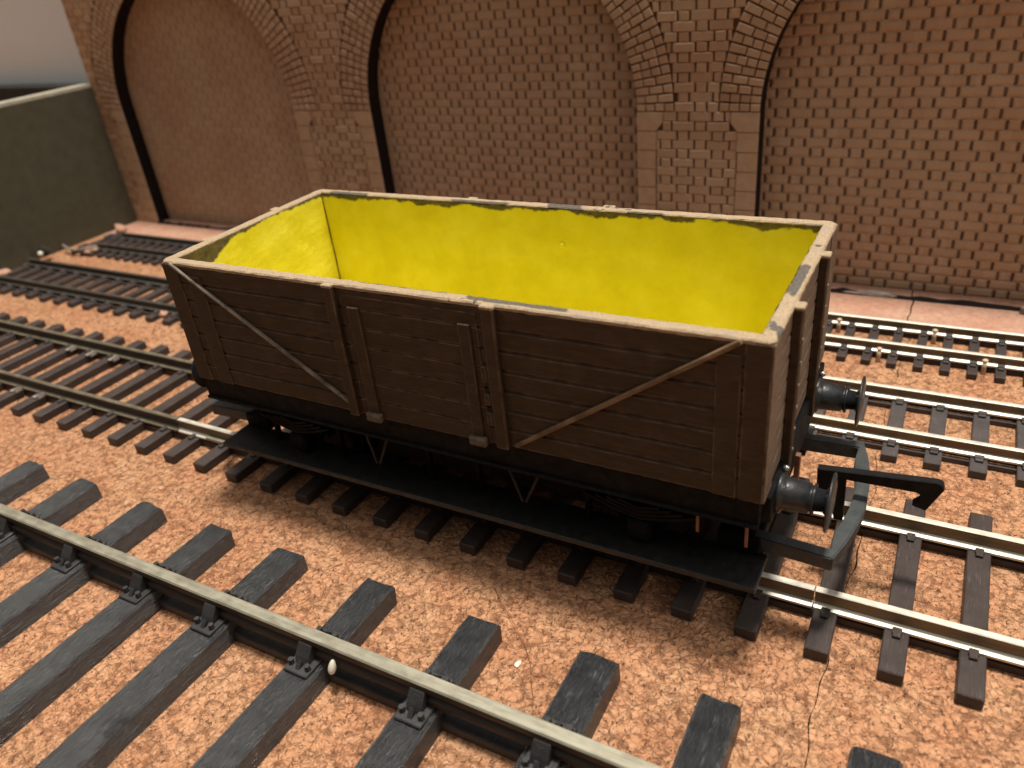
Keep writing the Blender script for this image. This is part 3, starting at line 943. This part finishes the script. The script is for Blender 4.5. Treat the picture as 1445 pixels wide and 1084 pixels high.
# underframe
bm = bmesh.new()
box(bm, -HL + .3, HL - .3, -HWD + .4, HWD - .4, ZSOL + .9, ZB - .04, .05)
fl = obj('floor_frame', bm, M['black'], wg, origin=(0, 0, ZSOL))
for s in (-1, 1):
    bm = bmesh.new()
    y0, y1 = sorted((s * (HWD - .25), s * (HWD - 1.6)))
    box(bm, -HL + .35, HL - .35, y0, y1, ZSOL, ZB - .06, .06)
    y0, y1 = sorted((s * (HWD + .12), s * (HWD - 1.7)))
    box(bm, -HL + .35, HL - .35, y0, y1, ZSOL - .45, ZSOL + .02, .08)
    sol = obj('solebar', bm, M['black'], wg, origin=(0, s * HWD, ZSOL))
    # footboard with hangers
    bm = bmesh.new()
    y0, y1 = sorted((s * (HWD + .15), s * (HWD - 6.0)))
    box(bm, -41.7, 41.75, y0, y1, 8.7, 9.55, .14)
    fb = obj('footboard', bm, M['footb'], wg, origin=(0, s * 14, 9.5))
    for x in (-33, -20, -4, 4, 20, 33.5):
        bm = bmesh.new()
        y0, y1 = sorted((s * 12.6, s * 13.3))
        box(bm, x - .35, x + .35, y0, y1, 9.5, ZSOL + .1, .05)
        obj('hanger', bm, M['black'], fb, origin=(x, s * 13, 9.5))
    # V hangers
    for xa, xb, xm in ((-11.4, -7.6, -10.2), (11.0, 15.4, 12.8)):
        bm = bmesh.new()
        yv = s * (HWD - .6)
        tube(bm, [(xa, yv, ZSOL - .3), (xm - .25, yv, 13.0)], .19)
        tube(bm, [(xb, yv, ZSOL - .3), (xm + .25, yv, 13.0)], .19)
        obj('v_hanger', bm, M['vh'] if s < 0 else M['black'], wg, origin=(xm, yv, ZSOL))
    # axle guards, boxes, springs
    for x in (-27.2, 27.2):
        bm = bmesh.new()
        y0, y1 = sorted((s * 12.0, s * 12.8))
        prism(bm, [(x - 6.5, ZSOL), (x - 2.6, 11.0), (x - 2.4, 9.7), (x + 2.4, 9.7), (x + 2.6, 11.0), (x + 6.5, ZSOL), (x + 4.8, ZSOL), (x + 1.8, 12.5), (x - 1.8, 12.5), (x - 4.8, ZSOL)], 'y', y0, y1, .05)
        ag = obj('axle_guard', bm, M['black'], wg, origin=(x, s * 12.4, 10.2))
        bm = bmesh.new()
        y0, y1 = sorted((s * 12.7, s * 15.0))
        box(bm, x - 1.5, x + 1.5, y0, y1, 10.0, 12.9, .35)
        obj('axle_box', bm, M['black'], ag, origin=(x, s * 14, 11))
        bm = bmesh.new()
        y0, y1 = sorted((s * 13.0, s * 14.6))
        for k in range(4):
            h = 6.8 - k * 1.4
            zc = 13.0 + k * .5
            prism(bm, [(x - h, zc + 1.9 - k * .4), (x - h * .5, zc + .7 - k * .1), (x, zc), (x + h * .5, zc + .7 - k * .1), (x + h, zc + 1.9 - k * .4), (x + h, zc + 2.3 - k * .4), (x + h * .5, zc + 1.1 - k * .1), (x, zc + .42), (x - h * .5, zc + 1.1 - k * .1), (x - h, zc + 2.3 - k * .4)], 'y', y0, y1)
        obj('leaf_spring', bm, M['black'], ag, origin=(x, s * 14, 14))
    # bright wire tags hanging under the solebar
for x, z0, z1 in ((34.8, 14.8, 17.7), (40.2, 14.3, 17.7)):
    bm = bmesh.new()
    box(bm, x - .17, x + .17, -16.2, -15.9, z0, z1, .05)
    obj('wire_tag', bm, M['copper'], wg, origin=(x, -16, z1))
for x in (-27.2, 27.2):
    ax = None
    bm = bmesh.new()
    lathe_y(bm, [(-12.5, 0), (-12.4, .5), (-11, .9), (11, .9), (12.4, .5), (12.5, 0)], x, 10.4, 14)
    ax = obj('axle', bm, M['black'], wg, smooth=True, origin=(x, 0, 10.4))
    for s in (-1, 1):
        bm = bmesh.new()
        lathe_y(bm, [(s * 7.2, 0), (s * 7.2, 6.9), (s * 7.9, 6.9), (s * 7.95, 6.25), (s * 9.6, 6.15), (s * 9.7, 5.9), (s * 9.5, 5.0), (s * 9.0, 4.8), (s * 9.1, 1.6), (s * 9.8, 1.4), (s * 9.8, 0)], x, 10.4, 40)
        obj('wheel', bm, M['black'], ax, smooth=False, origin=(x, s * 8.5, 10.4))

bm = bmesh.new()
box(bm, -19, 19, -6.6, 6.6, 6.2, ZSOL + .88, .5)  # added black block, closes the gap under the floor so it stays dark
obj('underframe_blocker', bm, M['black'], wg, origin=(0, 0, 12))

# buffer beams, buffers, couplings at both ends
hookpx = [(44.8, 15.45), (57.6, 16.7), (58.15, 16.5), (58.4, 15.85), (56.95, 12.5), (55.5, 12.85), (55.45, 13.2), (56.15, 13.7), (56.35, 14.35), (56.1, 14.8), (55.6, 14.95), (48.0, 14.75), (48.35, 8.4), (47.3, 8.3), (46.85, 12.4), (45.0, 12.0)]
for s in (-1, 1):
    bm = bmesh.new()
    x0, x1 = sorted((s * (HL - .5), s * (HL + .55)))
    prism(bm, [(-15.6, ZB - .1), (-15.0, ZSOL - .8), (-12.0, ZSOL - 2.0), (12.0, ZSOL - 2.0), (15.0, ZSOL - .8), (15.6, ZB - .1)], 'x', x0, x1, .08)
    hb = obj('buffer_beam', bm, M['black'], wg, origin=(s * HL, 0, ZSOL))
    for yy in (-11, 11):
        z = 18.85
        bm = bmesh.new()
        X = lambda t: s * t
        lathe_x(bm, [(X(42.2), 0), (X(42.2), 2.35), (X(42.75), 2.35), (X(42.9), 1.95), (X(43.3), 1.85), (X(45.6), 1.72), (X(45.65), 1.5), (X(45.85), 1.5), (X(45.9), 1.75), (X(46.15), 1.75), (X(46.2), 1.3), (X(47.2), 1.2), (X(47.2), 0)], yy, z, 32)
        bf = obj('buffer', bm, M['gloss'], wg, smooth=False, origin=(s * 42, yy, z))
        for p in bf.data.polygons: p.use_smooth = True
        bm = bmesh.new()
        lathe_x(bm, [(X(47.1), 0), (X(47.1), 1.25), (X(47.45), 1.6), (X(47.55), 3.2), (X(47.65), 3.3), (X(47.8), 3.28), (X(47.95), 2.6), (X(48.02), 1.2), (X(48.03), 0)], yy, z, 40)
        hd = obj('buffer_head', bm, M['gloss'], bf, smooth=True, origin=(s * 47.5, yy, z))
        bm = bmesh.new()
        bmesh.ops.create_uvsphere(bm, u_segments=10, v_segments=6, radius=.38, matrix=Matrix.Translation((s * 42.75, yy + 1.0, z + 2.6)))
        obj('rivet', bm, M['steel'], bf, smooth=True, origin=(s * 42.7, yy, z))
    # tension lock loop
    outer = [(40.0, -11.6), (48.75, -12.15)]; inner = [(40.0, -10.0), (48.3, -10.5)]
    for k in range(9):
        t = -1 + 2 * k / 8
        outer.append((50.75 - 1.75 * t * t, t * 11.4)); inner.append((49.15 - 1.6 * t * t, t * 9.7))
    outer = outer[:2] + outer[3:-1] + [(48.75, 12.15), (40.0, 11.6)]
    inner = inner[:2] + inner[3:-1] + [(48.3, 10.5), (40.0, 10.0)]
    bm = bmesh.new()
    n = len(outer)
    ZL0, ZL1 = 10.3, 12.2
    A = [bm.verts.new((s * x, y, ZL1)) for x, y in outer]; Bv = [bm.verts.new((s * x, y, ZL1)) for x, y in inner]
    A2 = [bm.verts.new((s * x, y, ZL0)) for x, y in outer]; B2 = [bm.verts.new((s * x, y, ZL0)) for x, y in inner]
    for i in range(n - 1):
        bm.faces.new((A[i], A[i + 1], Bv[i + 1], Bv[i])); bm.faces.new((A2[i], B2[i], B2[i + 1], A2[i + 1]))
        bm.faces.new((A[i], A2[i], A2[i + 1], A[i + 1])); bm.faces.new((Bv[i], Bv[i + 1], B2[i + 1], B2[i]))
    bm.faces.new((A[0], Bv[0], B2[0], A2[0])); bm.faces.new((A[-1], A2[-1], B2[-1], Bv[-1]))
    bmesh.ops.recalc_face_normals(bm, faces=bm.faces[:])
    es = [e for e in bm.edges if e.calc_face_angle(0) > .6]
    bmesh.ops.bevel(bm, geom=es, offset=.14, segments=2, affect='EDGES')
    lp = obj('coupling_loop', bm, M['loop'], wg, origin=(s * 45, 0, 11))
    bm = bmesh.new()
    box(bm, *sorted((s * 36.0, s * 41.0)), -12.0, 12.0, 9.9, 12.1, .15)
    obj('coupling_block', bm, M['black'], wg, origin=(s * 38, 0, 11))
    bm = bmesh.new()
    prism(bm, [(s * x, z) for x, z in hookpx], 'y', -.55, .55, .10)
    hk = obj('coupling_hook', bm, M['hook'], wg, origin=(s * 47, 0, 14))
    bm = bmesh.new()
    box(bm, *sorted((s * 42.6, s * 43.2)), -3.75, -2.95, 13.2, 19.0, .08)
    obj('pivot_strip', bm, M['copper'], wg, origin=(s * 43, -3.3, 16))

# ------------------------------------------------------------------ odds and ends on the layout
bm = bmesh.new()
tube(bm, [(8.97, -20.2, .12), (11.4, -22.6, .5), (14.3, -24.9, .7), (17.2, -27.3, .5), (19.2, -29.6, .35), (20.4, -31.8, .45), (21.6, -33.6, .7), (22.5, -35.5, .5), (22.7, -37.4, .12)], .042, 5)
tag(obj('loose_fibre', bm, M['hair'], origin=(17, -28, 0), smooth=True), 'thin curly brown hair lying on the cork between the two nearest tracks', 'fibre')
lump('paint_chip', 17.7, -30.1, .15, .32, .5, .2, M['white'], 2, 'tiny white chip on the cork next to the brown hair', 'chip')
bm = bmesh.new()
bmesh.ops.create_uvsphere(bm, u_segments=20, v_segments=14, radius=1)
for v in bm.verts:
    p = v.co
    r = .50 * (1 - .18 * p.z)
    v.co = Vector((.0 + p.x * r - p.z * -.10, -41.75 + p.y * r - p.z * -.25, 3.9 + p.z * .95))
tag(obj('plastic_pellet', bm, M['white'], smooth=True, origin=(-.3, -42, 3.4)), 'cream plastic pellet stuck under the greyed rail of the large black track', 'pellet')
# white lamp bulb and a bent wire by the end board
lamp = thing('small_lamp', 'small white lamp bulb with a dark cap at the foot of the olive end board', 'lamp', (-193.5, 48.6, 0))
bm = bmesh.new(); bmesh.ops.create_uvsphere(bm, u_segments=18, v_segments=10, radius=.8, matrix=Matrix.Translation((-193.5, 48.0, 3.1)))
obj('bulb', bm, M['white'], lamp, smooth=True)
bm = bmesh.new(); bmesh.ops.create_cone(bm, cap_ends=True, segments=16, radius1=1.5, radius2=1.1, depth=3.4, matrix=Matrix.Translation((-194.6, 49.6, 3.6)) @ Matrix.Rotation(.9, 4, 'X'))
obj('cap', bm, M['dark'], lamp)
bm = bmesh.new()
tube(bm, [(-196.5, 57.5, 2.2), (-193, 56.5, 1.9), (-189.5, 55.6, 2.0), (-186, 55.6, 2.2), (-182.5, 56.6, 2.8), (-180, 58.5, 3.0)], .4, 8)
tag(obj('bent_wire', bm, M['putty'], smooth=True, origin=(-189, 56, 1)), 'pale bent wire sticking out between the far tracks by the end board', 'wire')
for k, (x, y, sx, label) in enumerate([(-194.5, 77.6, 1.9, 'biggest cork crumb at the foot of the wall by the end board'), (-183.5, 58.6, 2.2, 'cork crumb beside the pale bent wire'),
                                       (-178.5, 60.8, 1.7, 'small cork crumb at the ragged end of the narrowest track'), (-196, 36.0, 2.6, 'cork crumb at the foot of the end board below the lamp')]):
    lump('cork_crumb', x, y, .9, sx, sx * .8, 1.7 if k == 0 else 1.2, M['cork_pink'], 30 + k, label, 'crumb', 'cork crumbs by the end board')
lump('cork_chip', -112.6, 27.7, 2.1, 1.0, .9, .8, M['cork_pink'], 50, 'single pink cork chip lying on a dark sleeper just left of the wagon', 'chip')

# ------------------------------------------------------------------ scale everything from millimetres to scene units
S = 0.1
seen = set()
for o in list(C.objects):
    if o.type == 'MESH' and o.data.name not in seen:
        seen.add(o.data.name)
        o.data.transform(Matrix.Scale(S, 4))
    o.location = o.location * S

# ------------------------------------------------------------------ lamps
def area(name, loc, target, size, power, color, shape='DISK', sy=None):
    ld = bpy.data.lights.new(name, 'AREA'); ld.shape = shape; ld.size = size
    if sy: ld.size_y = sy
    ld.energy = power; ld.color = color
    o = link(bpy.data.objects.new(name, ld))
    o.location = loc
    o.rotation_euler = (Vector(target) - Vector(loc)).to_track_quat('-Z', 'Y').to_euler()
    return o
area('ceiling_lamp', (6.0, 10.5, 130), (3.0, .3, 0), 16.0, 198000, (1.0, .92, .81))
area('room_lamp', (120, 9, 66), (0, 0, 2), 30, 32000, (1.0, .93, .84), 'DISK')

w = bpy.data.worlds.new('World'); scene.world = w; w.use_nodes = True
nt = w.node_tree
bg = nt.nodes['Background']
# a room: dim near the horizon, a lit ceiling overhead
tc = nt.nodes.new('ShaderNodeTexCoord'); sx = nt.nodes.new('ShaderNodeSeparateXYZ'); rp = nt.nodes.new('ShaderNodeValToRGB')
nt.links.new(tc.outputs['Generated'], sx.inputs[0]); nt.links.new(sx.outputs[2], rp.inputs[0]); 
mr = nt.nodes.new('ShaderNodeMapRange'); mr.interpolation_type = 'SMOOTHSTEP'
nt.links.new(sx.outputs[1], mr.inputs[0]); mr.inputs[1].default_value = -.85; mr.inputs[2].default_value = -.35; mr.inputs[3].default_value = .35; mr.inputs[4].default_value = 1.0
mx = nt.nodes.new('ShaderNodeMix'); mx.data_type = 'RGBA'; mx.blend_type = 'MULTIPLY'; mx.inputs[0].default_value = 1.0
nt.links.new(rp.outputs[0], mx.inputs[6]); nt.links.new(mr.outputs[0], mx.inputs[7]); nt.links.new(mx.outputs[2], bg.inputs[0])

e = rp.color_ramp.elements
e[0].position = 0.0; e[0].color = (.03, .027, .024, 1)
e[1].position = 1.0; e[1].color = (1.35, 1.26, 1.14, 1)
k = e.new(.35); k.color = (.07, .064, .057, 1)
k = e.new(.68); k.color = (.66, .61, .55, 1)
bg.inputs[1].default_value = .67

# ------------------------------------------------------------------ camera
cam = bpy.data.cameras.new('camera')
co = link(bpy.data.objects.new('camera', cam))
f, yaw, pitch, roll = 1109.2647, -0.5524, -0.5164, -0.113
rows_ = [(0.8750597, 0.47397606, -0.09806737), (-0.16142849, 0.47680764, 0.86405747), (-0.45630183, 0.74027101, -0.49374839)]
r_, u_, fw_ = [Vector(v) for v in rows_]
mat = Matrix((r_, u_, -fw_)).transposed().to_4x4()
mat.translation = Vector((54.22334208, -83.47071665, 74.78870894)) * S
co.matrix_world = mat
cam.sensor_width = 36; cam.lens = 36 * f / 1445
cam.clip_start = .05; cam.clip_end = 2000
cam.dof.use_dof = True; cam.dof.focus_distance = 10.2; cam.dof.aperture_fstop = (cam.lens / 1000) / (.080)
scene.camera = co

scene.view_settings.view_transform = 'Standard'
scene.view_settings.look = 'None'
scene.view_settings.gamma = 1
scene.view_settings.exposure = 0.28
scene.render.engine = 'CYCLES'
scene.cycles.use_denoising = True
